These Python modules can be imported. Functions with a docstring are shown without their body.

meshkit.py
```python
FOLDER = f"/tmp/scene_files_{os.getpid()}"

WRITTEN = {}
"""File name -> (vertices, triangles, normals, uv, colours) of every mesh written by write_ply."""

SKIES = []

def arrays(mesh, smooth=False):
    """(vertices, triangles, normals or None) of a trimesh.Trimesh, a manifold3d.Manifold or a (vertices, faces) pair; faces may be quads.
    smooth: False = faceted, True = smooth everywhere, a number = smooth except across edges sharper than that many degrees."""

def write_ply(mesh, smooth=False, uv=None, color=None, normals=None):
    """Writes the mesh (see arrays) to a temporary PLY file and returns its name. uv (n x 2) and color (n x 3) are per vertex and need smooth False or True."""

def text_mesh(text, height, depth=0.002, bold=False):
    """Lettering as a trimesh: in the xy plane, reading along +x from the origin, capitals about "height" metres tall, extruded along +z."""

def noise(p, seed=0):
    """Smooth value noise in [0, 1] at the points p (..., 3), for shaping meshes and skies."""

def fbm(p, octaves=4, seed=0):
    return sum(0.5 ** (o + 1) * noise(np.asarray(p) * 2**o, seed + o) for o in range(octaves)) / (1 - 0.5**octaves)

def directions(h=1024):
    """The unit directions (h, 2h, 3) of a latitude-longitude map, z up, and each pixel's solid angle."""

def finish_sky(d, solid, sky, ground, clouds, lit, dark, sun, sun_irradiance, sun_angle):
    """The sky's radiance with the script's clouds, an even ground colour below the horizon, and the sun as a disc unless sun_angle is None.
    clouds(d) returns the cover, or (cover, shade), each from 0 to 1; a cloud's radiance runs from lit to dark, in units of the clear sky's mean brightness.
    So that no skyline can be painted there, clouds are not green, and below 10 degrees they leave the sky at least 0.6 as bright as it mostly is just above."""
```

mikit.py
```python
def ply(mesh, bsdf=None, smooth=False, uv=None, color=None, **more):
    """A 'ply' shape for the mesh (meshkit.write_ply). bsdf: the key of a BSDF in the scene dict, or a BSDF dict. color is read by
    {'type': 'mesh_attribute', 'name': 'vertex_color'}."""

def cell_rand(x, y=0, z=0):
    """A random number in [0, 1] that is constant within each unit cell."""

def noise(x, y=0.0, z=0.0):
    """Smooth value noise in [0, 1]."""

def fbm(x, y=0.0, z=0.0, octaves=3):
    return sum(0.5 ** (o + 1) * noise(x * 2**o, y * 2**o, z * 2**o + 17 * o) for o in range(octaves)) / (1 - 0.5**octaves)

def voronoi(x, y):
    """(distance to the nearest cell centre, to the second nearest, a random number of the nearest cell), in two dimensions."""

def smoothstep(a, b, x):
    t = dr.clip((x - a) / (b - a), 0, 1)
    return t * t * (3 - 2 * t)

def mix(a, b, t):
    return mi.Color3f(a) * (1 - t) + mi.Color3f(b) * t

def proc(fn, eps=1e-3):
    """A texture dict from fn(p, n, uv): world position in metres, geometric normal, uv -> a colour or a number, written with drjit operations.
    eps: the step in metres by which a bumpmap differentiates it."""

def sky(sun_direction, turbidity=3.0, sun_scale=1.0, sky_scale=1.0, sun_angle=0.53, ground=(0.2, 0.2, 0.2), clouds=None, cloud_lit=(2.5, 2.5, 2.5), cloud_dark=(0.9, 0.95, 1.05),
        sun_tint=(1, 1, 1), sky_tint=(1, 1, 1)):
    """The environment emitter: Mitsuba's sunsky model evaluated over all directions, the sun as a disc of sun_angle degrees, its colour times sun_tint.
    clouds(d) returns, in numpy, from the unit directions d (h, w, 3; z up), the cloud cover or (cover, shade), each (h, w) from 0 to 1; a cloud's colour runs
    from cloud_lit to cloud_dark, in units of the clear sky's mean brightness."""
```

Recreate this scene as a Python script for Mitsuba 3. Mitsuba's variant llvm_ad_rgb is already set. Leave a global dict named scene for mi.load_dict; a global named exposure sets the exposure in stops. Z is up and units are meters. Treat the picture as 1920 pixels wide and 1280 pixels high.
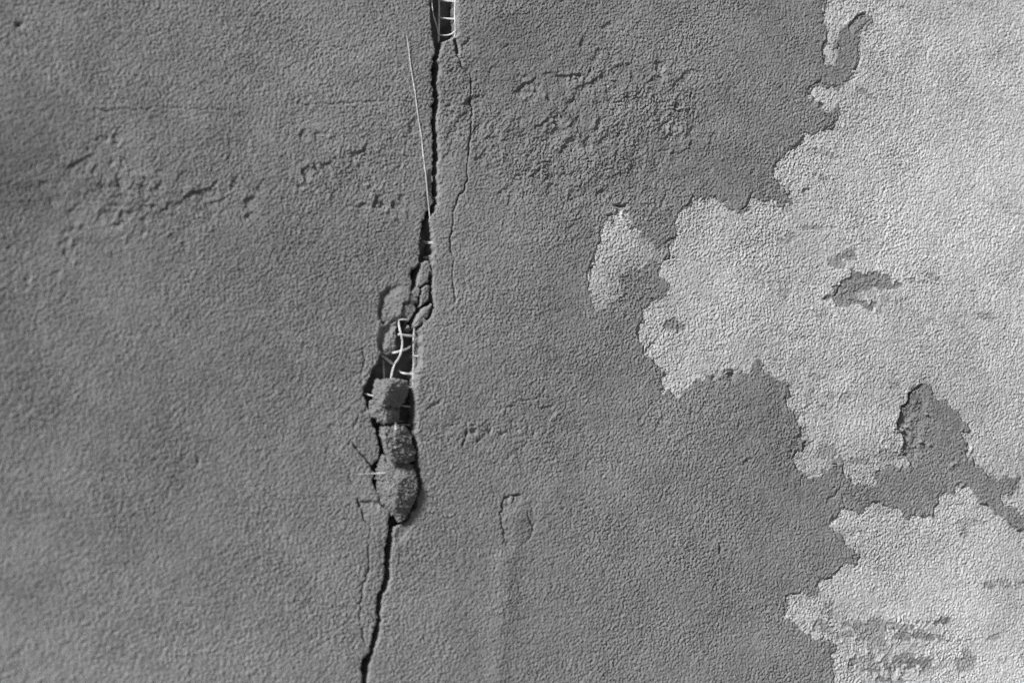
import math, numpy as np, trimesh, mitsuba as mi, drjit as dr, shapely, mikit, meshkit
from shapely.geometry import Polygon
from scipy import ndimage as ndi
from scipy.interpolate import splprep, splev

scene, labels = {}, {}
mm = 0.001

# ------------------------------------------------------------------ camera, sky, exposure
YAW, PITCH, DIST, HFOV = math.radians(24), math.radians(8), 0.60, math.radians(28)
TARGET = np.array([0.0, 0.0, 1.30])
FWD = np.array([math.sin(YAW) * math.cos(PITCH), math.cos(YAW) * math.cos(PITCH), math.sin(PITCH)])
EYE = TARGET - DIST * FWD
RIGHT = np.cross(FWD, [0, 0, 1.0]); RIGHT /= np.linalg.norm(RIGHT)
UP = np.cross(RIGHT, FWD)
scene['camera'] = {'type': 'thinlens', 'fov': math.degrees(HFOV), 'fov_axis': 'x', 'aperture_radius': 0.0034,
                   'focus_distance': 0.638, 'near_clip': 0.01, 'far_clip': 50.0,
                   'to_world': mi.ScalarTransform4f().look_at(EYE.tolist(), TARGET.tolist(), [0, 0, 1])}
SUN = np.array([-0.80, -0.42, 0.50])
scene['sky'] = mikit.sky(SUN.tolist(), turbidity=3, sun_scale=1.0, sun_angle=11, ground=(0.2, 0.2, 0.2),
                         clouds=lambda d: np.ones(d.shape[:2]), cloud_lit=(0.48, 0.48, 0.48), cloud_dark=(0.4, 0.4, 0.4), sun_tint=(0.785, 1.0, 1.52))
exposure = 2.12

# ------------------------------------------------------------------ helpers
TX = math.tan(HFOV / 2); TY = TX * 682 / 1024

def P(px, py, h=0.0):
    """The point (metres) seen at that place of the photograph (1920 x 1280), h mm in front of the wall's face."""
    d = FWD + RIGHT * (px / 1920 - 0.5) * 2 * TX + UP * (0.5 - py / 1280) * 2 * TY
    return EYE + d * ((-h * mm - EYE[1]) / d[1])

def W(pts):
    """Points of the photograph as (x, z) in mm on the wall's face."""
    q = np.array([P(a, b) for a, b in pts])
    return np.stack([q[:, 0], q[:, 2] - TARGET[2]], 1) / mm

def sst(a, b, x):
    t = np.clip((x - a) / (b - a), 0, 1)
    return t * t * (3 - 2 * t)

rng = np.random.default_rng(11)

# ------------------------------------------------------------------ the wall's grid
SP = 0.275
corners = W([(0, 0), (1920, 0), (0, 1280), (1920, 1280)])
lo, hi = corners.min(0) - [16, 13], corners.max(0) + [16, 13]
def axis(a, b):
    core = np.arange(a, b, SP)
    steps = SP * 1.17 ** np.arange(1, 45)
    out = np.cumsum(steps)
    out = out[out < 1100]
    return np.concatenate([core[0] - out[::-1], core, core[-1] + out]), len(out), len(core)
xs, X0, NX = axis(lo[0], hi[0])
zs, Z0, NZ = axis(lo[1], hi[1])
CX, CZ = slice(X0, X0 + NX), slice(Z0, Z0 + NZ)
XX, ZZ = np.meshgrid(xs[CX], zs[CZ])            # the core, mm
shape = XX.shape

def white():
    return rng.standard_normal(shape).astype(np.float32)
def soft(sig, sig2=None, ang=None):
    """Smooth noise of unit spread; sig in mm."""
    w = ndi.gaussian_filter(white(), sig / SP if sig2 is None else (sig2 / SP, sig / SP))
    return w / w.std()
def band(s1, s2):
    w = white(); w = ndi.gaussian_filter(w, s1 / SP) - ndi.gaussian_filter(w, s2 / SP)
    return w / w.std()

jx, jz = 0.22 * soft(0.45) + 0.34 * soft(1.0) + 0.40 * soft(2.6), 0.22 * soft(0.45) + 0.34 * soft(1.0) + 0.40 * soft(2.6)
kx, kz = 0.20 * soft(0.45) + 0.15 * soft(1.4), 0.20 * soft(0.45) + 0.15 * soft(1.4)

def inside(poly, ax=0.0, az=0.0):
    out = np.zeros(shape, bool)
    poly = np.asarray(poly); a, b = poly.min(0) - 3, poly.max(0) + 3
    i0, i1 = np.clip(np.searchsorted(xs[CX], [a[0], b[0]]), 0, NX)
    j0, j1 = np.clip(np.searchsorted(zs[CZ], [a[1], b[1]]), 0, NZ)
    g = Polygon(poly)
    if not g.is_valid: g = g.buffer(0)
    shapely.prepare(g)
    s = (slice(j0, j1), slice(i0, i1))
    gx = XX[s] + (ax[s] if np.ndim(ax) else ax); gz = ZZ[s] + (az[s] if np.ndim(az) else az)
    out[s] = shapely.contains_xy(g, gx, gz)
    return out

def sdf(mask, blur=0.7):
    """Signed distance in mm, positive inside."""
    d = ndi.distance_transform_edt(mask) - ndi.distance_transform_edt(~mask)
    return ndi.gaussian_filter((d - 0.5 * np.sign(d)) * SP, blur).astype(np.float32)

def near(pts, R, jit=0.6):
    p = W(pts) if not isinstance(pts, np.ndarray) else pts
    a, b = p.min(0) - R, p.max(0) + R
    i0, i1 = np.clip(np.searchsorted(xs[CX], [a[0], b[0]]), 0, NX)
    j0, j1 = np.clip(np.searchsorted(zs[CZ], [a[1], b[1]]), 0, NZ)
    s = (slice(j0, j1), slice(i0, i1))
    x, z = XX[s] + jit * jx[s], ZZ[s] + jit * jz[s]
    L = np.concatenate([[0], np.cumsum(np.linalg.norm(np.diff(p, axis=0), axis=1))])
    best = np.full(x.shape, 1e9); t = np.zeros(x.shape); nx = np.zeros(x.shape); nz = np.zeros(x.shape)
    for k in range(len(p) - 1):
        e = p[k + 1] - p[k]; l2 = max((e ** 2).sum(), 1e-9)
        u = np.clip(((x - p[k, 0]) * e[0] + (z - p[k, 1]) * e[1]) / l2, 0, 1)
        dx, dz = x - p[k, 0] - u * e[0], z - p[k, 1] - u * e[1]
        d = np.hypot(dx, dz); m = d < best
        best = np.where(m, d, best); t = np.where(m, L[k] + u * (L[k + 1] - L[k]), t)
        nx = np.where(m, dx, nx); nz = np.where(m, dz, nz)
    return s, best, t / max(L[-1], 1e-9), nx, nz

height = np.zeros(shape, np.float32)
AWAY = np.array([0.85, -0.52])

def step(pts, drop, decay=3.0, lip=0.1, taper=0.2, cut=0.0):
    """The skin breaks along the line: it drops away on the lower right of it."""
    s, d, t, nx, nz = near(pts, 3.5 * decay)
    w = sst(0, taper, t) * sst(0, taper, 1 - t)
    sd = np.where(nx * AWAY[0] + nz * AWAY[1] > 0, d, -d)
    f = 0.5 + 0.5 * np.tanh(sd / 0.20)
    wob = np.clip(0.72 + 0.4 * jx[s] + 0.3 * jz[s], 0.1, 1.3)
    f = f * sst(-1.6, .2, kz[s] / .25 + .9)
    height[s] += w * wob * (-drop * f * np.exp(-np.maximum(sd, 0) / decay) + lip * (1 - f) * np.exp(np.minimum(sd, 0) / 1.3))
    if cut: height[s] -= w * cut * np.exp(-(d / 0.22) ** 2)

def groove(pts, depth, width, taper=0.1, jit=0.6, vary=0.0):
    s, d, t, _, _ = near(pts, 4 * width + 2, jit)
    w = sst(-1e-6, taper, t) * sst(-1e-6, taper, 1 - t)
    if vary: w = w * np.clip(1 + vary * jz[s] / 0.5, 0, 2)
    height[s] -= w * depth * np.exp(-(d / width) ** 2)

def dent(x, y, depth, r):
    groove([(x - 1, y + 1), (x + 1, y - 1)], depth, r, 0.0)

# ------------------------------------------------------------------ the skin's grain
g = band(0.175, 0.44)
g = np.where(g > 0, np.abs(g) ** 0.9, -np.abs(g) ** 1.15)
def blob(x, y, rx, ry):
    q = W([(x, y), (x + rx, y), (x, y + ry)])
    return np.exp(-((XX - q[0, 0]) / (q[1, 0] - q[0, 0])) ** 2 - ((ZZ - q[0, 1]) / (q[2, 1] - q[0, 1])) ** 2)
def grains(sig):
    w = np.maximum(white(), 0) ** 3
    w = ndi.gaussian_filter(w, sig / SP) - ndi.gaussian_filter(w, 2.6 * sig / SP)
    return np.clip(w / w.std(), -2, 4.5)
worn = np.clip(blob(1110, 235, 230, 130) + .8 * blob(250, 370, 220, 80) + .55 * blob(620, 320, 130, 80) + .9 * blob(920, 805, 110, 40) + 0.65 * blob(1640, 1210, 120, 70) + .5 * blob(610, 795, 100, 25) + .6 * blob(1605, 545, 60, 35) + .4 * blob(1450, 800, 120, 160), 0, 1)
amp = 0.97 + 0.13 * np.clip(soft(5), -1.6, 1.8)
# crusts: thin scales of the skin that lift and overlap
crust = np.zeros(shape, np.float32)
for a1, a2, q, hgt in ((1.0, .45, 1.1, .24), (2.0, .6, .9, .42)):
    t = soft(a1) + .40 * soft(a2) + .05 * (ZZ - XX) / a1
    f = np.floor(t * q); e = t * q - f
    crust += hgt * (1.0 - e) ** 1.0 * sst(0, .07, e) * (0.35 + .65 * sst(-.3, .8, soft(3.5)))
lump = worn * (0.5 + 0.75 * np.clip(soft(7), -.6, 1.6))
crust = crust * sst(.18, .62, lump) + worn * 0.15 * band(1.2, 4)
height += (0.116 * g + 0.052 * grains(0.17) + 0.036 * band(0.12, 0.30) + 0.045 * band(0.5, 1.5)) * amp + crust + 0.10 * soft(6) + 0.25 * soft(28)

# ------------------------------------------------------------------ the pale places where the grey coat is gone
PALE_TOP = [(2060, -90), (1550, -90), (1550, 0), (1546, 20), (1543, 45), (1549, 58), (1550, 80), (1545, 95), (1546, 115), (1556, 120), (1560, 108), (1562, 90), (1565, 75), (1575, 62),
    (1592, 52), (1598, 40), (1612, 27), (1629, 24), (1628, 38), (1620, 58), (1607, 70), (1612, 82), (1619, 93), (1618, 110), (1605, 124), (1600, 131), (1610, 137), (1600, 147), (1580, 154),
    (1575, 161), (1558, 163), (1545, 159), (1528, 165), (1520, 178), (1527, 183), (1533, 193), (1545, 200), (1560, 205), (1572, 203), (1571, 222), (1562, 232), (1550, 245), (1540, 258),
    (1525, 256), (1510, 257), (1507, 265), (1495, 270), (1484, 278), (1478, 290), (1467, 298), (1458, 310), (1453, 328), (1462, 340), (1468, 352), (1480, 362), (1482, 372), (1475, 378),
    (1460, 383), (1450, 380), (1430, 378), (1416, 370), (1404, 380), (1392, 387), (1391, 394), (1380, 396), (1372, 390), (1365, 385), (1350, 379), (1340, 375), (1325, 372), (1310, 374),
    (1300, 385), (1285, 393), (1272, 400), (1268, 415), (1266, 430), (1266, 445), (1250, 448), (1247, 456), (1251, 470), (1255, 480), (1245, 495), (1243, 512), (1248, 523), (1257, 535),
    (1250, 545), (1235, 555), (1222, 560), (1213, 567), (1210, 580), (1210, 598), (1200, 610), (1197, 622), (1201, 640), (1220, 641), (1215, 648), (1212, 662), (1225, 670), (1230, 685),
    (1235, 700), (1243, 707), (1243, 730), (1255, 738), (1270, 740), (1285, 732), (1300, 720), (1310, 712), (1335, 708), (1345, 706), (1365, 700), (1375, 698), (1385, 692), (1400, 690),
    (1415, 685), (1424, 681), (1430, 690), (1445, 692), (1455, 700), (1463, 708), (1470, 712), (1478, 718), (1482, 730), (1486, 748), (1476, 755), (1482, 768), (1496, 785), (1503, 795),
    (1500, 808), (1510, 825), (1505, 838), (1480, 840), (1480, 855), (1482, 868), (1497, 873), (1505, 887), (1515, 892), (1532, 894), (1545, 884), (1560, 874), (1575, 866), (1582, 880), (1588, 895),
    (1602, 904), (1620, 908), (1637, 904), (1640, 885), (1650, 876), (1672, 869), (1688, 872), (1700, 876), (1710, 877), (1705, 862), (1692, 850), (1690, 845), (1699, 830), (1696, 817), (1682, 802), (1690, 780),
    (1690, 765), (1702, 757), (1704, 742), (1714, 729), (1722, 722), (1738, 721), (1747, 736), (1764, 740), (1779, 750), (1790, 765), (1804, 780), (1815, 805), (1806, 822), (1815, 832),
    (1817, 850), (1822, 865), (1830, 882), (1847, 887), (1850, 897), (1865, 905), (1905, 900), (1907, 910), (1895, 930), (1875, 935), (1880, 945), (1902, 952), (1920, 965), (2060, 1040)]
PALE_LOW = [(2060, 1090), (1920, 1000), (1900, 990), (1885, 982), (1880, 970), (1860, 958), (1850, 950), (1840, 942), (1825, 935), (1815, 922), (1800, 910), (1790, 913), (1780, 925), (1765, 935), (1765, 950),
    (1755, 958), (1750, 972), (1735, 968), (1715, 968), (1700, 976), (1690, 965), (1675, 955), (1655, 945), (1640, 940), (1625, 948), (1610, 957), (1590, 962), (1582, 958), (1578, 965), (1568, 975),
    (1560, 982), (1565, 995), (1575, 1010), (1585, 1022), (1600, 1032), (1619, 1045), (1605, 1060), (1572, 1070), (1567, 1080), (1537, 1087), (1527, 1110), (1502, 1115), (1472, 1122), (1470, 1135),
    (1477, 1167), (1485, 1175), (1500, 1182), (1520, 1197), (1532, 1202), (1557, 1200), (1565, 1207), (1557, 1230), (1557, 1250), (1562, 1267), (1562, 1280), (1565, 1400), (2060, 1400)]
PALE_SMALL = [(1162, 385), (1172, 390), (1182, 402), (1185, 420), (1197, 435), (1215, 455), (1230, 465), (1252, 464), (1251, 478), (1240, 487), (1210, 492), (1187, 502), (1162, 517), (1160, 535), (1160, 552), (1135, 572),
    (1120, 580), (1112, 557), (1107, 540), (1107, 510), (1120, 492), (1117, 472), (1130, 452), (1130, 430), (1140, 415), (1150, 400)]
m_top, m_low, m_small = (inside(W(p), jx, jz) for p in (PALE_TOP, PALE_LOW, PALE_SMALL))
pale = sdf(m_top | m_low | m_small, 0.55)
GREY_BITS = [[(1560, 534), (1575, 521), (1602, 511), (1620, 513), (1640, 511), (1665, 520), (1674, 532), (1692, 529), (1680, 545), (1655, 549), (1640, 541), (1622, 547), (1612, 556), (1632, 560), (1645, 568), (1640, 580), (1626, 569), (1600, 566), (1585, 570), (1574, 572), (1565, 562), (1535, 563), (1550, 553), (1566, 548)],
    
    [(1240, 605), (1247, 592), (1262, 592), (1270, 605), (1280, 617), (1267, 630), (1257, 622), (1245, 622)],
    [(1503, 360), (1525, 346), (1518, 362), (1508, 366)]]
bits = np.zeros(shape, bool)
for b in GREY_BITS: bits |= inside(W(b), 1.3 * jx, 1.3 * jz)
bits_sd = sdf(bits, 0.6)
# remains of the grey coat, rubbed thin: patches with edges of their own
thin = np.zeros(shape, np.float32)
blot_n = 0.8 * soft(0.4) + 0.9 * soft(1.0) + 0.6 * soft(2.4)
for (x, y, rx, ry, ang, k) in [(1558, 1150, 14, 22, 20, .8), (1535, 1170, 22, 14, 0, .7), (1560, 1178, 30, 8, 5, .8), (1610, 1172, 30, 6, -3, .6), (1628, 1190, 18, 12, 0, .6), (1655, 1173, 24, 9, 10, .7),
        (1674, 1182, 8, 6, 0, 1.5), (1705, 1195, 22, 5, 0, .9), (1742, 1194, 7, 4, 0, 1), (1738, 1167, 24, 4, 0, .8), (1766, 1164, 16, 7, 0, 1.1), (1665, 1215, 14, 12, 0, .7), (1660, 1238, 8, 14, 30, .8),
        (1683, 1256, 9, 9, 0, 1.5), (1722, 1249, 14, 12, 0, 1.2), (1738, 1244, 12, 8, 0, 1), (1700, 1240, 30, 12, 0, .7), (1655, 1258, 14, 8, 0, .9), (1600, 1250, 30, 7, 10, .6), (1665, 1275, 40, 6, 0, .9), (1815, 1240, 14, 20, 35, .7),
        (1570, 495, 16, 8, 0, .8), (1600, 478, 24, 8, -15, .9), (1478, 442, 16, 7, 0, .6), (1530, 427, 30, 4, -6, .6), (1472, 450, 10, 6, 0, .6), (1480, 530, 14, 8, 0, .4), (1475, 548, 10, 12, 0, .5),
        (1545, 335, 24, 5, 12, .7), (1550, 290, 30, 5, 10, .6), (1620, 172, 10, 5, 20, .7), (1635, 182, 14, 4, 25, .6), (1665, 138, 12, 3, 20, .6), (1715, 108, 14, 3, 10, .5), (1700, 15, 24, 4, 10, .5),
        (1580, 745, 22, 10, 0, .6), (1550, 768, 12, 6, 20, .5), (1525, 780, 26, 5, 5, .6), (1660, 765, 10, 14, 0, .5), (1680, 725, 10, 8, 0, .5), (1560, 850, 22, 14, 0, .6), (1570, 875, 10, 26, 10, 1.0), (1610, 866, 24, 6, 0, .7), (1545, 590, 10, 12, 0, .5), (1670, 855, 22, 10, 0, .6), (1612, 545, 40, 22, 0, .5), (1660, 560, 30, 16, 10, .4),
        (1880, 912, 36, 14, 25, .9), (1640, 1177, 75, 8, 3, .75), (1705, 1192, 55, 8, 6, .75), (1690, 1252, 62, 15, -8, .85), (1622, 1236, 34, 12, -25, .7), (1652, 1212, 20, 18, 0, .7), (1585, 1190, 26, 14, 20, .6), (1600, 1000, 20, 10, 0, .35), (1808, 998, 8, 8, 0, .8), (1820, 980, 22, 6, 0, .5), (1856, 1098, 10, 6, 0, .7), (1900, 1095, 24, 8, 0, .5), (1865, 1195, 14, 5, -10, .6), (1880, 1240, 20, 6, -20, .4),
        (1720, 527, 16, 4, 0, .6), (1750, 520, 12, 5, 20, .5), (1660, 585, 14, 5, 10, .6), (1850, 595, 14, 6, 0, .5), (1535, 707, 10, 6, 0, .5), (1460, 620, 10, 8, 0, .4), (1510, 635, 20, 6, 0, .4)]:
    q = W([(x, y), (x + 1, y), (x, y + 1)]); s1, s2 = np.linalg.norm(q[1] - q[0]), np.linalg.norm(q[2] - q[0])
    c, sn = math.cos(math.radians(ang)), math.sin(math.radians(ang))
    u, v = (XX - q[0, 0]) / s1, -(ZZ - q[0, 1]) / s2
    a, b = (u * c + v * sn) / rx, (-u * sn + v * c) / ry
    r = np.sqrt(a * a + b * b)
    thin = np.maximum(thin, np.clip(k, 0, 1.3) * sst(0.34, 0.58, 0.50 + 0.25 * blot_n + 0.42 * (1 - r)) * sst(1.9, 0.9, r))
speck = sst(1.9, 2.6, soft(0.7) + 0.6 * soft(6))
frayed = pale + np.exp(-(pale / 2.2) ** 2) * (0.42 * soft(0.42) + 0.60 * soft(1.0))
frayed = np.where(pale > 0, frayed, np.minimum(frayed, pale + .7))
edge = ndi.gaussian_filter(frayed, 0.6)
pale_amt = sst(-0.12, 0.16, frayed)
rubbed = sst(0.1, 1.5, soft(0.55) + 0.8 * soft(2.0) + 1.3 * np.exp(-np.maximum(pale, 0) / 3.0) - 1.0) * sst(0, .4, pale)
pale_amt = pale_amt * (1 - .30 * rubbed * np.exp(-np.maximum(pale, 0) / 9.0))
pale_amt = pale_amt * (1 - 0.9 * sst(-0.1, 0.2, bits_sd)) * (1 - 0.92 * np.clip(thin, 0, 1.06)) * (1 - 0.22 * speck)
small_fade = sst(-9, 3, (XX - W([(1190, 460)])[0, 0]) * 0.9 - (ZZ - W([(1190, 460)])[0, 1]) * 0.55)   # the small patch wears out to its lower right
pale_amt = np.where(sdf(m_small) > -0.4, pale_amt * (1 - 0.42 * small_fade), pale_amt)
# the coat's thickness and its broken rim
height += 0.27 * (1 - sst(-0.25, 0.15, edge))
rim_n = np.clip(soft(1.4) + 0.25, 0, 1.7)
height -= 0.34 * rim_n * np.exp(-((edge - 0.05) / 0.26) ** 2)
height += 0.10 * rim_n * np.exp(-((edge + 0.7) / 0.5) ** 2)
height -= 0.35 * sst(-0.1, 0.3, bits_sd) + 0.34 * np.clip(thin, 0, 1.4) * sst(0, 1.5, pale)

# deep crevice on the left of the grey place low on the right, and other broken edges
CREV = [(1738, 720), (1720, 725), (1711, 733), (1704, 742), (1702, 756), (1691, 765), (1690, 782), (1683, 801), (1695, 815), (1699, 829), (1691, 845)]
step(CREV, 1.5, 7.0, 0.5, 0.10, 1.5)
step([(1691, 848), (1703, 858), (1707, 868), (1711, 880)], 0.9, 2.0, 0.5, 0.2, 0.8)
step([(1696, 872), (1691, 880), (1686, 890)], 0.6, 2.0, 0.2, 0.2, 0.5)
step([(1545, 12), (1551, 17), (1545, 25), (1547, 35), (1539, 47)], 0.5, 2.5, 0.2, .2, .5)
step([(1546, 55), (1549, 68), (1544, 82), (1543, 100), (1544, 124)], 0.6, 2.5, 0.2, .2, .6)
step([(1629, 22), (1614, 27), (1602, 37), (1594, 52), (1593, 70)], 0.8, 2.5, 0.25, .2, .6)
groove([(1628, 36), (1624, 45), (1610, 62), (1604, 70)], .35, .3)
groove([(1616, 90), (1619, 100), (1616, 112), (1605, 122), (1601, 131)], .5, .3)
groove([(1612, 140), (1597, 150), (1580, 154)], .4, .3)
step([(1567, 84), (1576, 88), (1578, 97)], 0.5, 1.2, 0.1, .2, .5)
step([(1545, 142), (1538, 152), (1525, 163), (1513, 172)], 0.4, 2.0, 0.2, .2, .6)
groove([(1540, 158), (1560, 163), (1577, 160)], .4, .25)
for l in ([(1517, 178), (1531, 170)], [(1570, 205), (1573, 222), (1563, 232), (1550, 245), (1540, 256)], [(1510, 255), (1507, 265), (1482, 278)], [(1468, 297), (1455, 312), (1450, 328)], [(1416, 352), (1411, 366), (1404, 378), (1394, 388), (1382, 395)],
          [(1312, 366), (1300, 370), (1295, 380), (1275, 395)], [(1266, 430), (1266, 443), (1249, 449), (1247, 456), (1252, 470)], [(1258, 480), (1247, 490), (1242, 500), (1238, 513)], [(1259, 480), (1277, 484)],
          [(1222, 556), (1221, 562)], [(1210, 590), (1199, 610), (1197, 622), (1201, 640)], [(1234, 632), (1222, 640), (1214, 655), (1213, 668)], [(1228, 670), (1231, 688)], [(1242, 705), (1258, 703)],
          [(1241, 705), (1243, 730)], [(1335, 708), (1346, 704)], [(1363, 706), (1372, 698), (1383, 692)], [(1424, 680), (1432, 690)], [(1471, 712), (1480, 730), (1485, 748)], [(1471, 740), (1473, 762)],
          [(1503, 795), (1501, 810), (1488, 820)], [(1506, 838), (1506, 828), (1516, 823)], [(1150, 384), (1165, 380), (1187, 380)], [(1137, 401), (1155, 400)], [(1119, 485), (1115, 495)], [(1120, 500), (1109, 505), (1112, 525)],
          [(1580, 905), (1565, 925), (1548, 940)], [(1580, 910), (1583, 945), (1579, 962), (1565, 975), (1555, 982)], [(1560, 990), (1570, 1012), (1583, 1025), (1595, 1030)], [(1598, 1040), (1603, 1055)], [(1568, 1070), (1566, 1082), (1537, 1087), (1526, 1112)],
          [(1470, 1130), (1473, 1152), (1478, 1164)], [(1700, 976), (1712, 968), (1735, 970), (1748, 973)], [(1890, 982), (1905, 990), (1920, 1000)], [(1588, 893), (1600, 908)], [(1640, 890), (1650, 877), (1672, 870)], [(1560, 855), (1575, 870)],
          [(1805, 820), (1815, 830), (1817, 850)], [(1822, 860), (1828, 880)], [(1566, 556), (1573, 538), (1580, 522)], [(1535, 564), (1550, 554), (1562, 550)],
          [(1270, 606), (1274, 618), (1266, 630)]):
    step(l, 0.42, 1.4, 0.12, 0.25, 0.45)
for x, y, d, r in [(1340, 707, .7, .7), (1373, 702, 1.0, .9), (1297, 776, .6, .5), (1390, 800, .5, .5), (1498, 783, .6, .6), (1684, 1256, .8, .8), (1672, 1180, .7, .7), (1640, 578, .5, .5)]: dent(x, y, d, r)

# ------------------------------------------------------------------ wrinkles and blisters of the grey coat
for l, k in [([(960, 181), (959, 173), (967, 166), (980, 157), (1000, 152), (1012, 142)], 1.0), ([(1015, 147), (1027, 139), (1045, 142), (1067, 141), (1087, 135), (1110, 139)], .75),
        ([(1072, 172), (1092, 160), (1110, 151), (1122, 142), (1137, 128)], .55), ([(1128, 120), (1152, 124), (1175, 120)], .5), ([(1006, 252), (1004, 240), (1020, 230), (1034, 221), (1047, 214)], .9),
        ([(1048, 292), (1058, 268), (1079, 254)], .7), ([(1113, 248), (1111, 237), (1119, 228), (1130, 219)], .9), ([(1203, 164), (1218, 152), (1232, 139), (1236, 117), (1258, 116)], .5),
        ([(1254, 168), (1277, 151), (1280, 130)], 1.1), ([(1280, 132), (1297, 131), (1312, 136)], .6), ([(993, 335), (1013, 311)], .8), ([(1019, 339), (1031, 321)], .6), ([(980, 374), (982, 354)], .6), ([(1019, 364), (1032, 345)], .6),
        ([(1118, 366), (1132, 351)], .7), ([(1263, 207), (1270, 188)], .8), ([(1150, 268), (1155, 258), (1163, 244)], .7), ([(1152, 300), (1153, 290), (1160, 283)], .7), ([(1190, 182), (1201, 171)], .8), ([(1172, 184), (1180, 175)], .7),
        ([(837, 262), (840, 245), (862, 222), (876, 203)], .6), ([(866, 197), (882, 182), (904, 179)], .55), ([(828, 302), (834, 288), (848, 270)], .45), ([(1150, 382), (1180, 379)], .4), ([(960, 352), (962, 330)], .4),
        ([(1288, 178), (1296, 172)], .8), ([(1222, 310), (1228, 296)], .5), ([(1290, 270), (1300, 262)], .5), ([(1085, 300), (1100, 290)], .4), ([(1045, 330), (1062, 322)], .45), ([(1025, 172), (1027, 186)], .7), ([(1056, 182), (1062, 176)], .6),
        ([(912, 232), (918, 226)], .4), ([(948, 250), (956, 242)], .5), ([(1315, 205), (1325, 190)], .4), ([(1345, 152), (1352, 140)], .4), ([(1492, 158), (1498, 140)], .4), ([(1455, 165), (1470, 155)], .4)]:
    step(l, 0.86 * k, 3.4, 0.42 * k, 0.2, 0.34 * k)
groove([(1028, 180), (1045, 205), (1050, 215), (1058, 226)], .35, .2)
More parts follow.
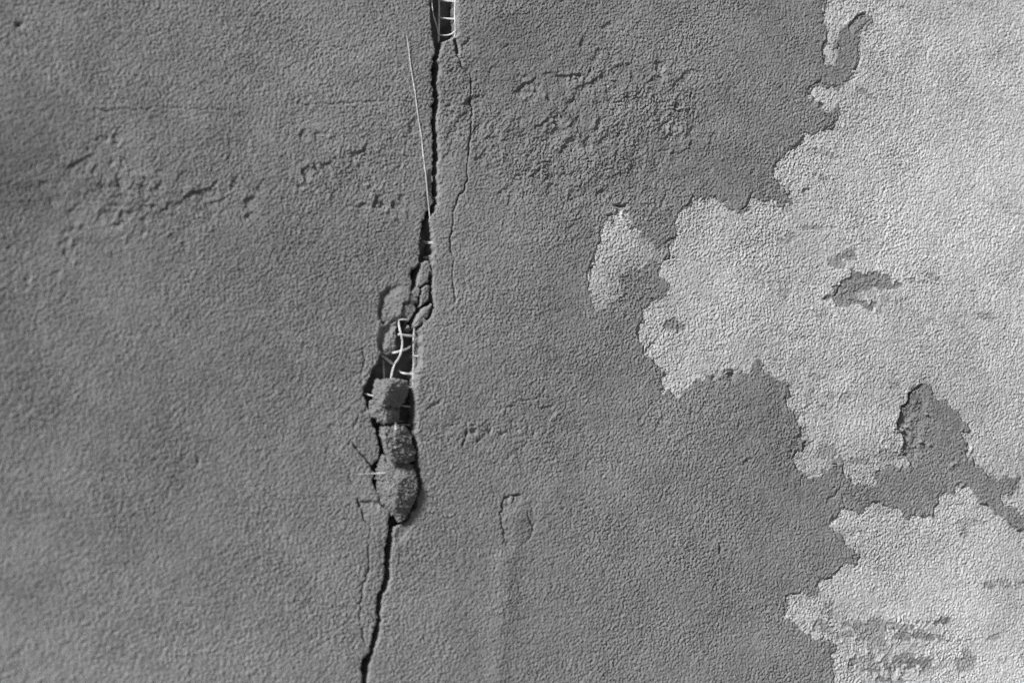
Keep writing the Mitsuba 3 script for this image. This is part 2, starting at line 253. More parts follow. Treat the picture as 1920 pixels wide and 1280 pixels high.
for l, k in [([(177, 272), (175, 262), (182, 255), (199, 254), (209, 257), (214, 266), (205, 274)], .75), ([(119, 322), (126, 310), (137, 301), (155, 297), (177, 284)], .85), ([(302, 414), (301, 396), (315, 386), (335, 385), (345, 370), (356, 362), (376, 360), (393, 350), (407, 344)], 1.0),
        ([(285, 372), (282, 357), (297, 349)], .8), ([(271, 384), (283, 371)], .7), ([(207, 421), (227, 417), (230, 397), (255, 398)], .6), ([(259, 417), (271, 405), (276, 397)], .7), ([(385, 394), (387, 380), (410, 375), (427, 369)], .6), ([(454, 382), (467, 372), (483, 362)], .5),
        ([(449, 413), (471, 399)], .6), ([(119, 402), (131, 396), (149, 391)], .6), ([(106, 462), (118, 455), (131, 443)], .6), ([(139, 467), (141, 445)], .5), ([(118, 477), (126, 471)], .6), ([(214, 345), (219, 335), (215, 329)], .6), ([(258, 335), (276, 328)], .6),
        ([(138, 368), (160, 366), (165, 358), (181, 362)], .5), ([(171, 329), (177, 318), (189, 311)], .6), ([(565, 264), (561, 252), (573, 240)], .7), ([(586, 243), (612, 246)], .5), ([(602, 266), (621, 252), (636, 255)], .4), ([(578, 347), (573, 335), (567, 321), (587, 310), (598, 301)], .9), ([(606, 309), (622, 307)], .6),
        ([(650, 289), (671, 280), (692, 272)], .7), ([(649, 393), (655, 387), (677, 386), (682, 379), (697, 379)], .5), ([(697, 388), (711, 361)], .8), ([(709, 389), (721, 374)], .7), ([(736, 388), (742, 378)], .8), ([(746, 377), (756, 364)], .7), ([(766, 253), (770, 232), (778, 219)], .7), ([(710, 220), (727, 219)], .4), ([(717, 228), (719, 219)], .4),
        ([(610, 804), (620, 795), (640, 795)], .4), ([(445, 784), (460, 775)], .4), ([(610, 845), (612, 830)], .4), ([(400, 345), (420, 332)], .3), ([(462, 408), (480, 395)], .3), ([(215, 315), (242, 315)], .4), ([(70, 340), (90, 335)], .3), ([(225, 366), (215, 366)], .3)]:
    step(l, 0.92 * k, 3.4, 0.46 * k, 0.2, 0.36 * k)
for x, y, d, r in [(37, 49, 2.2, .55), (205, 304, .7, .6), (162, 281, .6, .6), (269, 435, .7, .6), (282, 392, .8, .5), (136, 430, .4, .6), (54, 525, .45, .5), (106, 515, .35, .5), (21, 460, .3, .5), (372, 865, .6, .5), (375, 945, .3, .5), (565, 349, .7, .6), (748, 314, .5, .4), (403, 345, .6, .5),
                   (845, 800, .35, .6), (828, 812, .3, .6), (874, 815, .9, .45), (866, 835, .9, .45), (885, 812, .9, .5), (885, 798, .6, .4), (895, 830, .8, .4), (917, 812, .7, .45), (969, 806, .8, .45), (938, 815, .6, .4), (985, 835, .6, .4), (1022, 730, .7, .45), (1000, 808, .5, .4), (957, 795, .6, .4), (1205, 783, .5, .5), (1200, 902, .4, .5)]: dent(x, y, d, r)
for l, k in [([(930, 770), (950, 765), (966, 761), (971, 752), (987, 750), (1002, 747), (1020, 745), (1022, 732)], .35), ([(950, 765), (946, 786)], .4), ([(1005, 764), (1041, 762)], .35), ([(872, 790), (874, 803)], .5), ([(866, 836), (870, 826), (874, 815)], .6), ([(918, 817), (920, 800)], .5)]:
    groove(l, k, .24)
step([(1020, 800), (1032, 785), (1050, 765)], -0.5, 1.5, 0.0)
step([(980, 927), (960, 927), (946, 932), (941, 950), (943, 962)], .8, 3.5, .15, .15, .6)
step([(945, 958), (935, 962), (937, 980), (944, 996), (944, 1022)], .6, 2.5, .2, .15, .6)
step([(986, 961), (989, 972), (995, 984), (996, 998)], .5, 2.0, .35, .2, .6)
step([(993, 926), (1002, 930)], .5, 1.5, .1)
groove([(944, 1000), (950, 1018), (968, 1024), (986, 1016), (996, 998), (999, 970), (994, 945), (982, 930)], .22, .4, .1, .8, 1.0)
groove([(952, 1010), (948, 1070), (943, 1120), (940, 1160), (938, 1200), (934, 1250), (930, 1320)], -.62, 3.6, .15, .5)
height += 0.7 * blob(968, 968, 24, 42)
for q in ([(940, 1075), (939, 1092)], [(943, 1140), (941, 1158)], [(938, 1185), (940, 1200)], [(936, 1235), (934, 1252)], [(946, 1050), (945, 1062)]): step(q, .35, 1.6, .1, .3, .1)
step([(965, 800), (968, 850), (985, 890)], .18, 5.0, .1, .2)
# a faint hair crack crossing the left, and shadows of older repairs
groove([(158, 212), (185, 205), (215, 204), (250, 203), (290, 204), (330, 201), (365, 204), (410, 206), (460, 203), (520, 200), (600, 194), (680, 190), (740, 192), (790, 188)], .26, .18, .05, .5, .5)
for k in range(0, 260, 2):       # smaller wrinkles, thickest to the right of the crack
    if k < 170: cx, cy = rng.normal(1100, 130), rng.normal(240, 85)
    elif k < 225: cx, cy = rng.normal(270, 110), rng.normal(370, 50)
    elif k < 245: cx, cy = rng.normal(910, 60), rng.normal(815, 25)
    else: cx, cy = rng.uniform(1200, 1520), rng.uniform(750, 1100)
    ln, a = rng.uniform(7, 22), rng.normal(0.95, 0.5)
    if k < 170 and cx > 1430: continue
    pts = [(cx - ln * math.cos(a), cy + ln * math.sin(a)), (cx + rng.normal(0, 2), cy + rng.normal(0, 2)), (cx + ln * math.cos(a), cy - ln * math.sin(a))]
    step(pts, rng.uniform(.2, .62), rng.uniform(1.2, 2.8), .14, .3, rng.uniform(0, .3))

# ------------------------------------------------------------------ hair cracks beside the main crack
hair = [([(853, 74), (855, 86), (857.6, 100), (866, 124), (883, 140), (885, 162), (883, 186), (886, 201), (883, 219), (882, 251), (879.5, 264), (881, 284), (876, 314), (875, 334), (870, 356), (861, 362), (857, 375), (851, 391), (848, 421), (842, 445), (843.5, 465), (852, 487)], 1.0, .18),
        ([(852, 486), (849, 495), (848, 520), (850, 535), (852, 567)], .5, .22), ([(853, 72), (855, 88), (858, 102)], 2.2, .42),
        ([(650, 835), (656, 826), (665, 836), (674, 845), (689, 862), (698, 874)], .9, .24), ([(650, 838), (653, 820), (668, 788), (687, 766)], .35, .3), ([(668, 838), (675, 846)], .7, .35), ([(640, 858), (648, 875), (655, 881), (656, 900), (664, 908)], .35, .26),
        ([(671, 933), (675, 948)], .9, .35), ([(675, 948), (682, 970), (695, 988), (690, 1022), (691, 1065), (680, 1095), (676, 1122), (677, 1140), (675, 1160), (681, 1172), (680, 1195), (688, 1213)], .55, .2), ([(690, 1020), (691, 1066), (683, 1090)], .35, .26), ([(681, 650), (682, 668), (678, 699), (677, 716), (675, 731)], .4, .25), ([(685, 765), (668, 792), (654, 815)], .3, .3)]
for k, (l, d, w) in enumerate(hair): groove(l, d, w, .06, .4, .25 if k == 0 else .6)
step([(672, 935), (686, 938), (697, 938), (712, 944), (726, 954)], .75, 2.2, .25, .2, .2)

# ------------------------------------------------------------------ the main crack: openings right through the coat
CRACK = [(806, -140), (808, -60), (808.5, 0), (809.5, 44), (813, 68), (815, 79), (815.7, 100), (811.7, 131), (811.7, 153), (811.7, 186), (809.5, 227), (810.6, 240), (811.7, 284), (814, 310), (812, 325), (812.8, 343), (812, 362), (812, 380), (807, 392), (799, 396),
    (796, 406), (791, 432), (791, 450), (788.8, 472), (786.6, 491), (779, 500), (770, 503), (769, 519), (773, 531), (771, 542), (766.5, 553), (767, 566), (764, 568), (758, 570), (753, 580), (753, 595), (748, 598), (745, 617), (745, 636), (745, 652), (735.6, 661), (728, 664), (714, 661),
    (710.6, 674), (703, 684), (696.5, 699), (685.6, 721), (678, 737), (682, 748), (688.7, 765), (696.5, 793), (703, 808), (710.6, 831), (713, 850), (712, 862), (704, 867), (697, 873), (700.5, 887), (704, 909), (709, 930), (713.7, 941), (728.6, 956), (730, 962),
    (723.7, 1010), (725, 1047), (720, 1090), (710, 1122), (705, 1160), (698.7, 1197), (696, 1220), (685, 1230), (681, 1240), (681, 1280), (679, 1340), (680, 1420), (684, 1420), (688, 1340), (690, 1280), (692.5, 1240), (702.5, 1225), (706, 1212), (710, 1190),
    (712.5, 1160), (717.5, 1122), (728.7, 1092), (732.5, 1065), (733.7, 1042), (735, 1005), (738, 985), (745, 984), (758, 981), (772, 966), (782, 943), (788, 925), (791, 906), (787, 893), (783, 878), (783, 862), (783, 840), (778, 820), (777, 800), (776, 765),
    (777, 734), (781, 696), (787, 680), (790, 652), (788, 630), (783, 613), (799.7, 597), (808, 581), (813, 570), (811.4, 542), (812, 519), (812, 486), (813, 472), (814, 450), (809.5, 437), (806, 419), (806, 402), (815, 391), (820.5, 373), (820.5, 362), (819.4, 327),
    (820.5, 301), (819.4, 280), (819.4, 225), (821.5, 188), (820.5, 153), (822.7, 122), (824, 96), (828, 85), (838, 73), (850, 69), (856, 64), (859, 20), (861, 0), (862, -60), (845, -140)]
FLAKES = [[(790, 492), (797, 488), (804, 489), (807.5, 499), (805, 519), (805, 529), (797, 531), (791, 535), (787, 538), (781, 533), (783, 522), (785.6, 508)],
          [(793, 537), (804, 531.5), (806.5, 540), (805, 564), (797, 568), (786, 575), (786.5, 560), (790, 551), (789, 541)],
          [(781, 534.5), (787, 540), (788, 549), (786, 557), (782, 569), (767, 565), (767, 553), (774, 543)],
          [(765, 568), (771, 567.5), (781, 571), (782, 577), (775, 590), (770, 600), (769, 608), (773, 617), (765, 613), (767, 605), (764, 598), (753, 595), (753, 580), (759, 570)],
          [(787, 581), (796, 575), (808, 568), (809, 576), (800, 592), (790, 606), (779, 614), (776, 612), (777, 600), (780, 590)]]
flake_id = np.zeros(shape, np.int8)
for k, f in enumerate(FLAKES): flake_id[inside(np.array(Polygon(W(f)).buffer(.10, join_style=2).exterior.coords), 0.5 * kx, 0.5 * kz)] = k + 1
in_crack = inside(W(CRACK), kx, kz)
in_crack[inside(W([(680, 500), (775, 500), (740, 660), (700, 670)]))] &= True
hole = sdf(in_crack & (flake_id == 0), 0.55)

# sunken lumps of plaster left of the crack
def sink(poly, depth, soft_mm, bulge=0.0, fade=None):
    global height
    sd = sdf(inside(W(poly), .6 * kx, .6 * kz), 1.6)
    a = sst(-0.2, soft_mm, sd)
    if fade: a = a * (1 - .85 * sst(W([(fade[0], 570)])[0, 0], W([(fade[1], 570)])[0, 0], XX))
    height = height - depth * a + bulge * sst(0, 2.5, sd)
sink([(742, 532), (727, 542), (717, 557), (713, 577), (711, 600), (716, 614), (728, 606), (742, 606), (770, 600), (785, 560), (785, 540), (768, 536), (757, 533)], 1.3, .7, .5, (722, 758))
sink([(752, 585), (742, 602), (728, 611), (717, 624), (712, 642), (713, 658), (727, 666), (738, 664), (754, 656), (757, 615), (757, 588)], 1.9, .8, .9)
groove([(739, 533), (727, 542), (718, 555), (714, 577), (712, 603)], 1.3, .5, .2, .3)
groove([(749, 591), (738, 604), (727, 611), (718, 622), (713, 640), (714, 655), (722, 663)], 1.6, .6, .15, .3)
groove([(722, 609), (719, 603), (727, 602)], .8, .3)
sink([(803, 318), (813, 322), (814, 384), (806, 394), (799, 396), (797, 370), (800, 340)], 1.0, .8)
sink([(745, 985), (757, 978), (772, 962), (790, 960), (770, 1000), (745, 1030), (737, 1020), (736, 1000)], .6, 1.5)
for k, (dh, ax, az) in enumerate([(-.1, .05, .02), (-.35, -.10, .06), (-.45, .12, -.03), (-.95, .10, .05), (.15, -.06, .10)]):
    m = flake_id == k + 1
    height[m] = height[m] + dh + ax * (XX[m] - XX[m].mean()) + az * (ZZ[m] - ZZ[m].mean())

THICK = 4.2
wallrag = 0.10 * soft(0.45) + 0.10 * soft(1.2)
rim = np.where(hole > -2.5, 0.22 * np.exp(np.minimum(hole, 0) / 0.45), 0)
drop = sst(-0.24, 0.20, hole + wallrag * sst(-.4, .2, hole))
height = height - rim - drop * THICK
gone = drop > 0.985

# ------------------------------------------------------------------ colour of the coat
DARK, PALE = 0.250, 0.58
mottle = 1 + 0.05 * np.clip(soft(14), -2, 2) + 0.045 * np.clip(soft(2.5), -2, 2) + 0.05 * np.clip(soft(0.5), -2, 2)
white_grit = sst(3.75, 4.1, band(0.3, 0.8))
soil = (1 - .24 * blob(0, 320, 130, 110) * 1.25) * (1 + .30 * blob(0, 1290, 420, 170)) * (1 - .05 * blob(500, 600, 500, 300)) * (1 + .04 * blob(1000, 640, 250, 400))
clean = 0.86 + 0.21 * sst(0, 45, pale) * sst(20, 130, XX)          # dirt lies thickest near the broken edge
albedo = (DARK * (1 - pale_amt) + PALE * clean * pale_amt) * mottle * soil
albedo = albedo + 0.4 * white_grit * (1 - pale_amt)
albedo = np.where(drop > .25, 0.20 * mottle, albedo)

# ------------------------------------------------------------------ the whole wall as one sheet, cut into its parts
full_h = np.zeros((len(zs), len(xs)), np.float32); full_a = np.full(full_h.shape, DARK, np.float32)
ex = np.clip(np.arange(len(xs)) - X0, 0, NX - 1); ez = np.clip(np.arange(len(zs)) - Z0, 0, NZ - 1)
far = np.maximum(np.abs(np.arange(len(xs)) - X0 - ex)[None, :], np.abs(np.arange(len(zs)) - Z0 - ez)[:, None])
fade = sst(10, 0, far.astype(float))
full_h = np.where(far == 0, height[ez][:, ex], (ndi.gaussian_filter(np.clip(height, -1, 1), 3)[ez][:, ex]) * fade)
full_a = np.where(far < 6, albedo[ez][:, ex], np.where(ndi.gaussian_filter(pale_amt, 4)[ez][:, ex] > .5, PALE, DARK)).astype(np.float32)
full_h[[0, -1], :] = -30; full_h[:, [0, -1]] = -30
gX, gZ = np.meshgrid(xs, zs)
V = np.stack([gX * mm, -full_h * mm, gZ * mm + TARGET[2]], -1).reshape(-1, 3)
nz_, nx_ = full_h.shape
idx = np.arange(nz_ * nx_).reshape(nz_, nx_)
a_, b_, c_, d_ = idx[:-1, :-1], idx[:-1, 1:], idx[1:, 1:], idx[1:, :-1]
odd = ((np.arange(nz_ - 1)[:, None] + np.arange(nx_ - 1)[None, :]) % 2 == 1)[..., None]
F = np.concatenate([np.where(odd, np.stack([a_, b_, c_], -1), np.stack([a_, b_, d_], -1)).reshape(-1, 3), np.where(odd, np.stack([a_, c_, d_], -1), np.stack([b_, c_, d_], -1)).reshape(-1, 3)])
big = lambda m: m[ez][:, ex].reshape(-1)
gone_f = big(gone) & (far.reshape(-1) == 0)
keep = ~(gone_f[F].all(1))
F = F[keep]
# vertex normals of the whole sheet, so that the parts meet without a seam
fn = np.cross(V[F[:, 1]] - V[F[:, 0]], V[F[:, 2]] - V[F[:, 0]])
N = np.stack([np.bincount(F.ravel(), np.repeat(fn[:, k], 3), len(V)) for k in range(3)], 1)
N /= np.linalg.norm(N, axis=1, keepdims=True) + 1e-30
# region of every vertex: 0 left coat, 1 right coat, 2.. patches, 10.. flakes
region = np.zeros(shape, np.int8)
mid = W([(806, -200), (811, 60), (816, 150), (815, 280), (816, 350), (810, 400), (798, 440), (800, 480), (780, 520), (770, 600), (740, 700), (720, 760), (735, 900), (732, 965), (728, 1040), (715, 1120), (704, 1200), (688, 1240), (682, 1440)])
mid_x = np.interp(-zs[CZ], -mid[:, 1], mid[:, 0])
region[XX > mid_x[:, None]] = 1
pm = pale > 0
region[pm & m_top] = 2; region[pm & m_low] = 3; region[pm & m_small] = 4
ISLAND = W([(1640, 940), (1640, 880), (1690, 850), (1680, 800), (1690, 740), (1730, 715), (1830, 770), (1850, 890), (1830, 938), (1790, 912), (1750, 975), (1690, 975), (1655, 945)])
region[inside(ISLAND) & ~pm] = 5
region[(bits_sd > 0) & inside(W([(1520, 500), (1700, 500), (1700, 590), (1520, 590)]))] = 6
region[(bits_sd > 0) & inside(W([(1235, 585), (1290, 585), (1290, 635), (1235, 635)]))] = 7
region[flake_id > 0] = 9 + flake_id[flake_id > 0]
reg = big(region)
fr = np.sort(reg[F], axis=1)[:, 1]

def lathe_noise(mesh_v, seed, f):
    return meshkit.fbm(mesh_v / mm * f, 3, seed) - 0.5

# ------------------------------------------------------------------ materials
def grain_bump(p, n, uv):
    x, z = p.x * 1000, (p.z - 1.3) * 1000
    fine = mikit.noise(x * 3.1, z * 3.1, p.y * 3000) * 3.2e-5 + mikit.noise(x * 6.3 + 9, z * 6.3, p.y * 6000) * 1.4e-5
    edge = mikit.smoothstep(190.0, 215.0, dr.abs(x)) + mikit.smoothstep(135.0, 160.0, dr.abs(z))
    return fine + dr.minimum(edge, 1.0) * mikit.noise(x * .55, z * .55) * 3.0e-4
scene['skin'] = {'type': 'twosided', 'bsdf': {'type': 'bumpmap', 'arbitrary': mikit.proc(grain_bump, 4e-5), 'scale': 1.0,
    'bsdf': {'type': 'principled', 'base_color': {'type': 'mesh_attribute', 'name': 'vertex_color'}, 'roughness': 0.9, 'specular': 0.12}}}
def stone_colour(p, n, uv):
    x, y, z = p.x * 1000, p.y * 1000, p.z * 1000
    v = 0.245 + 0.07 * (mikit.fbm(x * .5, y * .5, z * .5) - .5) + 0.17 * (mikit.noise(x * 3.0, y * 3.5, z * 3.5) - .5)
    return mi.Color3f(dr.maximum(v, 0.04))
def stone_bump(p, n, uv):
    x, y, z = p.x * 1000, p.y * 1000, p.z * 1000
    return mikit.noise(x * 1.9, y * 1.9, z * 1.9) * 2.6e-4 + mikit.noise(x * 4.1, y * 4.1, z * 4.1) * 2.0e-4
scene['crumb'] = {'type': 'twosided', 'bsdf': {'type': 'bumpmap', 'arbitrary': mikit.proc(stone_bump, 5e-5), 'scale': 1.0, 'bsdf': {'type': 'principled', 'base_color': mikit.proc(stone_colour), 'roughness': 0.9, 'specular': 0.2}}}
scene['fibre'] = {'type': 'twosided', 'bsdf': {'type': 'principled', 'base_color': mikit.proc(lambda p, n, uv: mi.Color3f(0.50 + 0.5 * (mikit.fbm(p.x * 1300, p.z * 1300, p.y * 900) - .1))), 'roughness': 0.45, 'specular': 0.4}}
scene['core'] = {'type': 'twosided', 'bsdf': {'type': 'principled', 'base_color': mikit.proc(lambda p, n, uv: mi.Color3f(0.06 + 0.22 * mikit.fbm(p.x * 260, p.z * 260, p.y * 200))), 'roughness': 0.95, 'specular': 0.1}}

# ------------------------------------------------------------------ entries: the wall
def tag(key, label=None, cat=None, group=None, kind=None):
    labels[key] = {k: v for k, v in (('label', label), ('category', cat), ('group', group), ('kind', kind)) if v}
def put(key, V_, F_, N_, col, bsdf):
    used = np.unique(F_); new = np.full(len(V_), -1); new[used] = np.arange(len(used))
    c = np.repeat(np.clip(col[used], .02, .9)[:, None], 3, 1)
    path = meshkit.write_ply((V_[used], new[F_]), False, None, c, normals=N_[used])
    scene[key] = {'type': 'ply', 'filename': path, 'face_normals': False, 'bsdf': {'type': 'ref', 'id': bsdf}}
A = full_a.reshape(-1)
for r, name, lab in [(0, 'plaster_coat', 'grey plaster skin left of the crack'), (1, 'plaster_coat_001', 'wrinkled grey plaster skin right of the crack'), (2, 'pale_patch', 'large pale area where the grey coat has come off'), (3, 'pale_patch_001', 'pale area in the lower right corner'),
                     (4, 'pale_patch_002', 'small worn pale patch set apart in the grey'), (5, 'grey_patch', 'grey hollow with a deep dark left edge between the pale areas'), (6, 'grey_patch_001', 'ragged grey scar in the large pale area'), (7, 'grey_patch_002', 'small grey spot near the left tip of the pale area'),
                     (10, 'loose_flake', 'long topmost loose flake in the crack'), (11, 'loose_flake_001', 'right flake in the middle of the crack'), (12, 'loose_flake_002', 'left flake in the middle of the crack'), (13, 'loose_flake_003', 'sunken flake at the lower left with a hanging tip'), (14, 'loose_flake_004', 'lowest flake, leaning right')]:
    sel = fr == r
    if sel.any():
        put('plaster_wall__' + name, V, F[sel], N, A, 'skin'); tag('plaster_wall__' + name, lab)
tag('plaster_wall', 'old grey plastered wall split by a vertical crack, pale where its coat has peeled on the right', 'wall')
# what lies behind the coat
gx, gz = np.meshgrid(np.linspace(-190, 190, 300), np.linspace(-150, 150, 240))
q = np.stack([gx, gz, 0 * gx], -1)
dep = 9.8 - 4.5 * meshkit.fbm(q * .16, 4, 5) - 3.0 * meshkit.fbm(q * .6, 3, 8)
bv = np.stack([gx * mm, dep * mm, gz * mm + TARGET[2]], -1).reshape(-1, 3)
ii = np.arange(gx.size).reshape(gx.shape); a, b, c, d = ii[:-1, :-1], ii[:-1, 1:], ii[1:, 1:], ii[1:, :-1]
scene['plaster_wall__mortar_bed'] = mikit.ply(trimesh.Trimesh(bv, np.concatenate([np.stack([a, b, c], -1).reshape(-1, 3), np.stack([a, c, d], -1).reshape(-1, 3)]), process=False), 'core', smooth=True)
tag('plaster_wall__mortar_bed', 'dark mortar bed deep in the crack')
bx = trimesh.creation.box((2.0, 0.22, 2.0)); bx.apply_translation([0, 0.145, TARGET[2]])
scene['plaster_wall__masonry'] = mikit.ply(bx, 'core'); tag('plaster_wall__masonry', 'masonry behind the coat')

# ------------------------------------------------------------------ plaster fragments caught in the crack
ROT = np.array([[.64, -.48, .60], [.60, .80, 0], [-.48, .36, .80]])
def stone(key, front, back, label, seed, cuts=(), second=None, rough=0.30):
    front = [(x, y, h * .80) for x, y, h in front]; second = second and [(x, y, h * .80) for x, y, h in second]
    pts = np.array([P(*p) for p in front] + [P(x, y, h) for x, y, h in back])
    parts = [trimesh.convex.convex_hull(pts)]
    if second: parts.append(trimesh.convex.convex_hull(np.array([P(*p) for p in second])))
    import manifold3d as m3
    mans = [m3.Manifold(m3.Mesh(np.asarray(p.vertices / mm, np.float32), np.asarray(p.faces, np.uint32))) for p in parts]
    man = mans[0]
    for x in mans[1:]: man = man + x
    mesh = man.refine_to_length(0.17).to_mesh()
    t = trimesh.Trimesh(mesh.vert_properties[:, :3] - [0, 0, 1300], mesh.tri_verts, process=True)
    trimesh.smoothing.filter_taubin(t, iterations=2)
    v = t.vertices; n = t.vertex_normals
    n1 = meshkit.fbm(v * .45, 3, seed) - .5; n2 = meshkit.fbm(v * 1.5, 3, seed + 7) - .5; n3 = meshkit.noise(v @ ROT * 2.1, seed + 3) - .5; n4 = meshkit.noise(v @ ROT * 3.6, seed + 5) - .5
    disp = .8 * n1 + 1.3 * rough * n2 + 2.0 * rough * np.sign(n3) * np.abs(n3 * 2) ** 1.5 + 1.9 * rough * n4
    for (l, depth, w) in cuts:
        L = np.array([P(*p) for p in l]) / mm - [0, 0, 1300]
        best = np.full(len(v), 9e9)
        for k in range(len(L) - 1):
            e = L[k + 1] - L[k]; u = np.clip(((v - L[k]) @ e) / (e @ e), 0, 1)
            best = np.minimum(best, np.linalg.norm((v - L[k] - u[:, None] * e)[:, [0, 2]], axis=1))
        disp = disp - depth * np.exp(-(best / w) ** 2)
    v = v + n * disp[:, None]
    t2 = trimesh.Trimesh((v + [0, 0, 1300]) * mm, t.faces, process=False)
    scene[key] = mikit.ply(t2, 'crumb', smooth=True)
    tag(key, label, 'plaster fragment', 'plaster fragments caught in the crack')
stone('plaster_fragment', [(706, 713, 2.5), (720, 712, 3.5), (735, 710, 3.2), (748, 712, 2.6), (760, 714, -.4), (764, 725, -1), (762, 744, -1), (752, 757, -.5), (702, 723, 2.2), (699, 736, 2), (701, 745, 2), (741, 716, 4.6), (728, 721, 6.2), (725, 730, 6.6), (720, 746, 6.4), (716, 760, 5.6), (746, 764, 1.5)],
      [(706, 713, -3), (760, 714, -4), (764, 740, -4), (700, 740, -3), (746, 765, -3), (705, 768, -3)], 'uppermost plaster fragment in the crack, square, its right half in shadow', 21,
      [([(722, 763, 6), (734, 761, 4), (746, 767, 1)], 1.6, .35)],
      [(694, 751, 1.2), (692, 771, 1.0), (695, 779, 1.0), (704, 784, 1.6), (715, 793, 2.2), (725, 789, 4.6), (725, 771, 5.2), (713, 763, 4.8), (702, 748, 2.2), (732, 793, 2.0), (741, 793, .5), (747, 779, 0), (749, 768, .5), (696, 752, -3), (745, 790, -3), (700, 780, -3), (720, 792, -2), (748, 765, -3)])
stone('plaster_fragment_001', [(712, 806, 3.2), (718, 801, 3.6), (725, 800, 4), (738, 806, 4.2), (749, 802, 2.5), (757, 800, 1.0), (763, 806, .2), (770, 824, .4), (776, 840, .7), (777, 853, 1.0), (774, 866, 1.4), (756, 867, 4.2), (738, 867, 5.2), (733, 862, 5.2), (727, 853, 4.6), (721, 838, 3.6), (716, 824, 2.8), (719, 818, 5.6), (726, 840, 6.8), (734, 858, 7.0), (742, 812, 5.0), (762, 850, 3.6)],
      [(714, 808, -2), (762, 806, -3), (776, 850, -2), (740, 866, -2), (722, 838, -2)], 'middle plaster fragment, dark and coarse, jammed between the two larger ones', 33, rough=.42)
stone('plaster_fragment_002', [(716, 856, .9), (723, 853, 1.2), (734, 863, 1.6), (757, 868, 1.4), (774, 872, .4), (777, 888, 2.8), (782, 906, 3.4), (780, 920, 3.6), (777, 936, 3.2), (768, 954, 2.8), (763, 966, 2.2), (756, 976, 1.6), (748, 978, 1.4), (738, 966, 1.4), (727, 955, 1.2), (716, 943, 1), (711, 932, .9), (707, 915, .8), (705, 898, .8), (706, 880, .8), (709, 867, 1), (750, 897, 6.2), (744, 925, 6.6), (739, 950, 5.0), (766, 908, 4.6)],
      [(716, 858, -2), (775, 874, -2), (781, 910, -2), (768, 954, -2), (748, 975, -2), (712, 930, -2), (706, 885, -2)], 'lowest and longest plaster fragment, tapering to a point', 47, rough=.34)

# ------------------------------------------------------------------ fibres
def fibre(key, pts, r, flat=1.0, ends=(1, 1), sides=8, seed=0):
    p3 = np.array([P(*p) for p in pts]) / mm
    if len(p3) > 2:
        tck, _ = splprep(p3.T, s=0, k=min(3, len(p3) - 1)); p3 = np.array(splev(np.linspace(0, 1, 14 * len(pts)), tck)).T
    else: p3 = np.linspace(p3[0], p3[1], 14)
    L = np.linspace(0, 1, len(p3))
    s = np.linalg.norm(np.diff(p3, axis=0), axis=1).sum()
    rr = r * (1 + .22 * (meshkit.fbm(np.stack([L * s * .9, 0 * L + seed, 0 * L], 1), 2, seed) - .5) * 2)
    rr = rr * np.where(L < .12, ends[0] + (1 - ends[0]) * L / .12, 1) * np.where(L > .88, ends[1] + (1 - ends[1]) * (1 - L) / .12, 1)
    t = np.gradient(p3, axis=0); t /= np.linalg.norm(t, axis=1, keepdims=True)
    b = np.cross(t, [0, 1.0, 0]); b /= np.linalg.norm(b, axis=1, keepdims=True); c = np.cross(t, b)
    ang = np.arange(sides) / sides * 2 * math.pi
    rad = 1 + .16 * np.cos(3 * ang[None, :] + 2 * L[:, None] * s * .5)
    ring = p3[:, None] + (rr[:, None] * rad)[..., None] * (np.cos(ang)[None, :, None] * b[:, None] + flat * np.sin(ang)[None, :, None] * c[:, None])
    n = len(p3); v = np.concatenate([ring.reshape(-1, 3), p3[[0, -1]]])
    i, j = np.meshgrid(np.arange(n - 1), np.arange(sides), indexing='ij'); j2 = (j + 1) % sides
    f = [np.stack([i * sides + j, i * sides + j2, (i + 1) * sides + j2], -1).reshape(-1, 3), np.stack([i * sides + j, (i + 1) * sides + j2, (i + 1) * sides + j], -1).reshape(-1, 3)]
    k = np.arange(sides); k2 = (k + 1) % sides
    f += [np.stack([k * 0 + n * sides, k2, k], 1), np.stack([k * 0 + n * sides + 1, (n - 1) * sides + k, (n - 1) * sides + k2], 1)]
    tm = trimesh.Trimesh(v * mm, np.concatenate(f), process=False); tm.fix_normals()
    scene[key] = mikit.ply(tm, 'fibre', smooth=True)

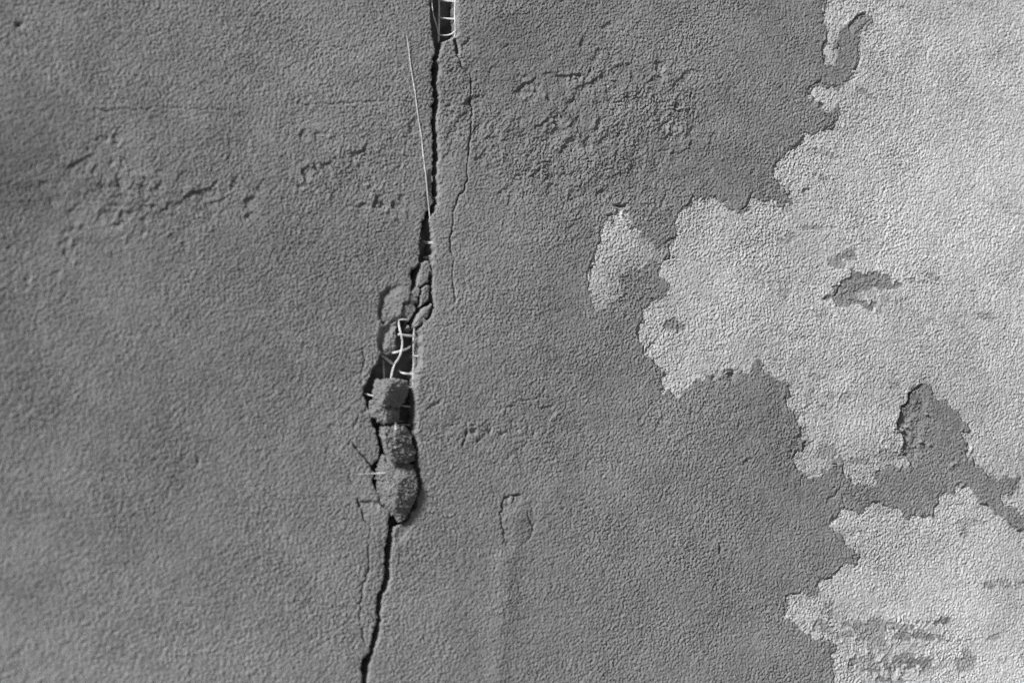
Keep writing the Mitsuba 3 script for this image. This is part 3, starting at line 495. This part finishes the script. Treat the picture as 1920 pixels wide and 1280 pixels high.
STRANDS = [([(824, -60, -4.2), (823, 0, -4.2), (823, 40, -4.3), (822, 78, -4.3)], .34, .6, (1, 1)), ([(855, -60, -1.6), (854, 0, -1.6), (853, 30, -1.7), (854, 48, -1.7), (852, 70, -2.2)], .30, .6, (1, .8)),
    ([(824, -31, -3.8), (840, -30, -3), (856, -29, -1.6)], .26, .6, (1, 1)), ([(824, 0, -3.8), (840, 1.5, -2.8), (856, 2.5, -1.6)], .27, .6, (.9, 1)), ([(823, 33, -3.8), (840, 34.5, -2.6), (857, 36, -1.6)], .30, .6, (.8, 1)), ([(823, 65, -3.8), (836, 66, -2.8), (845, 64, -2.2), (853, 58, -1.6)], .27, .6, (.7, 1)),
    ([(792, 452, -2.6), (804, 453.5, -1.4), (815, 454, -.2)], .14, .7, (.4, 1)), ([(795, 455.5, -2.6), (805, 456, -1.4), (815, 456, -.3)], .11, .7, (.4, 1)), ([(793, 483, -3), (804, 480, -2.4), (813, 477, -1.8)], .13, .7, (.5, .6)), ([(796, 485, -3.2), (805, 483, -2.6)], .1, .7, (.3, .3)), ([(812, 329.5, -1.6), (820, 329, -.4)], .09, 1, (.3, 1)), ([(811, 370, -1.8), (820, 371, -.5)], .08, 1, (.3, 1)),
    ([(749, 599, -.6), (757, 598.5, -.2), (765, 600, -.4)], .25, .6, (1, 1)), ([(748, 598, -.6), (748, 606, -.4), (750, 618, 0), (752, 627, .3), (754, 638, .4), (754, 650, .4), (752.5, 658, .5), (747, 672, .6), (741, 681, .7), (737, 692, .8), (733, 708, 1.0), (731.5, 714, 1.2)], .30, .6, (.6, .8)),
    ([(746.5, 627, .2), (757, 628, .1), (768, 629.3, -.2), (778, 629.5, -.6)], .36, .6, (.8, 1)), ([(735, 661, -.8), (742, 660.5, -.2), (751, 657.5, .2), (761, 654.5, -.2), (770, 648, -1.5)], .30, .6, (.5, .2)), ([(777, 612, -1.2), (776, 628, -1.6), (775, 650, -1.8), (775, 665, -1.8), (775.5, 680, -1.8), (774.5, 700, -1.8), (775, 715, -1.9), (775, 735, -2.2), (774, 770, -2.6), (774, 800, -2.8)], .32, .6, (.7, 1)),
    ([(743, 692, -5.5), (750, 696.5, -4), (757, 699.5, -2.8), (768, 700.5, -2), (778, 701.5, -1.4)], .30, .6, (.3, 1)), ([(715, 665, -2.2), (724, 672, -2.2), (731, 677.5, -2.4), (737, 683, -2.8)], .42, .35, (.15, .9)), ([(718, 664, -5.5), (719, 690, -5), (720, 714, -4.2)], .34, .5, (1, 1)), ([(760, 725, -2.2), (775, 726.5, -2)], .30, .6, (1, 1)),
    ([(742, 758, -4.5), (758, 761, -3.6), (775, 763, -2.8)], .24, .6, (1, 1)), ([(742, 796, -4.6), (758, 796, -3.8), (776, 797.5, -2.8)], .2, .6, (1, 1)), ([(743, 788, -5), (757, 790, -4.4)], .17, .6, (.4, .4)), ([(682, 737.5, -1.2), (692, 740, -.2), (703, 742.5, 1.0)], .19, .7, (.2, 1.2)), ([(742, 792, 1.4), (741.5, 798, 2.2), (742, 806, 3.2)], .36, .6, (.8, .8)), ([(774, 666, -1.6), (780, 667, -.6), (786, 667.5, .1)], .12, .7, (1, .3))]
for k, (pts, r, flat, ends) in enumerate(STRANDS):
    fibre('reinforcing_mesh__strand' + ('_%03d' % k if k else ''), pts, r, flat, ends, seed=k)
tag('reinforcing_mesh', 'torn white glass fibre mesh laid bare inside the openings of the crack', 'reinforcing mesh')
fibre('loose_thread', [(762, 63, 1.6), (766, 90, 1.2), (771, 130, 1.0), (777, 165, .9), (781, 195, .9), (785, 225, .8), (790, 255, .8), (793, 285, .8), (796, 310, .8), (800, 345, .7), (803, 380, .3), (805.5, 403, -.2), (807, 425, -.6)], .165, .8, (.4, .8), seed=90)
tag('loose_thread', 'long thin white thread hanging over the plaster just left of the crack', 'thread')
fibre('loose_thread_001', [(672, 889.5, .7), (684, 888.5, .8), (700, 887.5, 1.0), (712, 887, 1.8), (724, 886.5, 3.2)], .15, .8, (.5, .3), seed=91)
tag('loose_thread_001', 'short white thread lying across the crack to the lowest plaster fragment', 'thread')
fibre('loose_thread_002', [(807.5, -60, -.6), (809.5, 0, -.6), (812, 24, -.8), (816, 40, -1.6), (820, 54, -2.6), (822, 68, -3.4), (822, 80, -3.8)], .19, .8, (1, .6), seed=92)
tag('loose_thread_002', 'pale thread sagging into the opening at the top edge of the picture', 'thread')
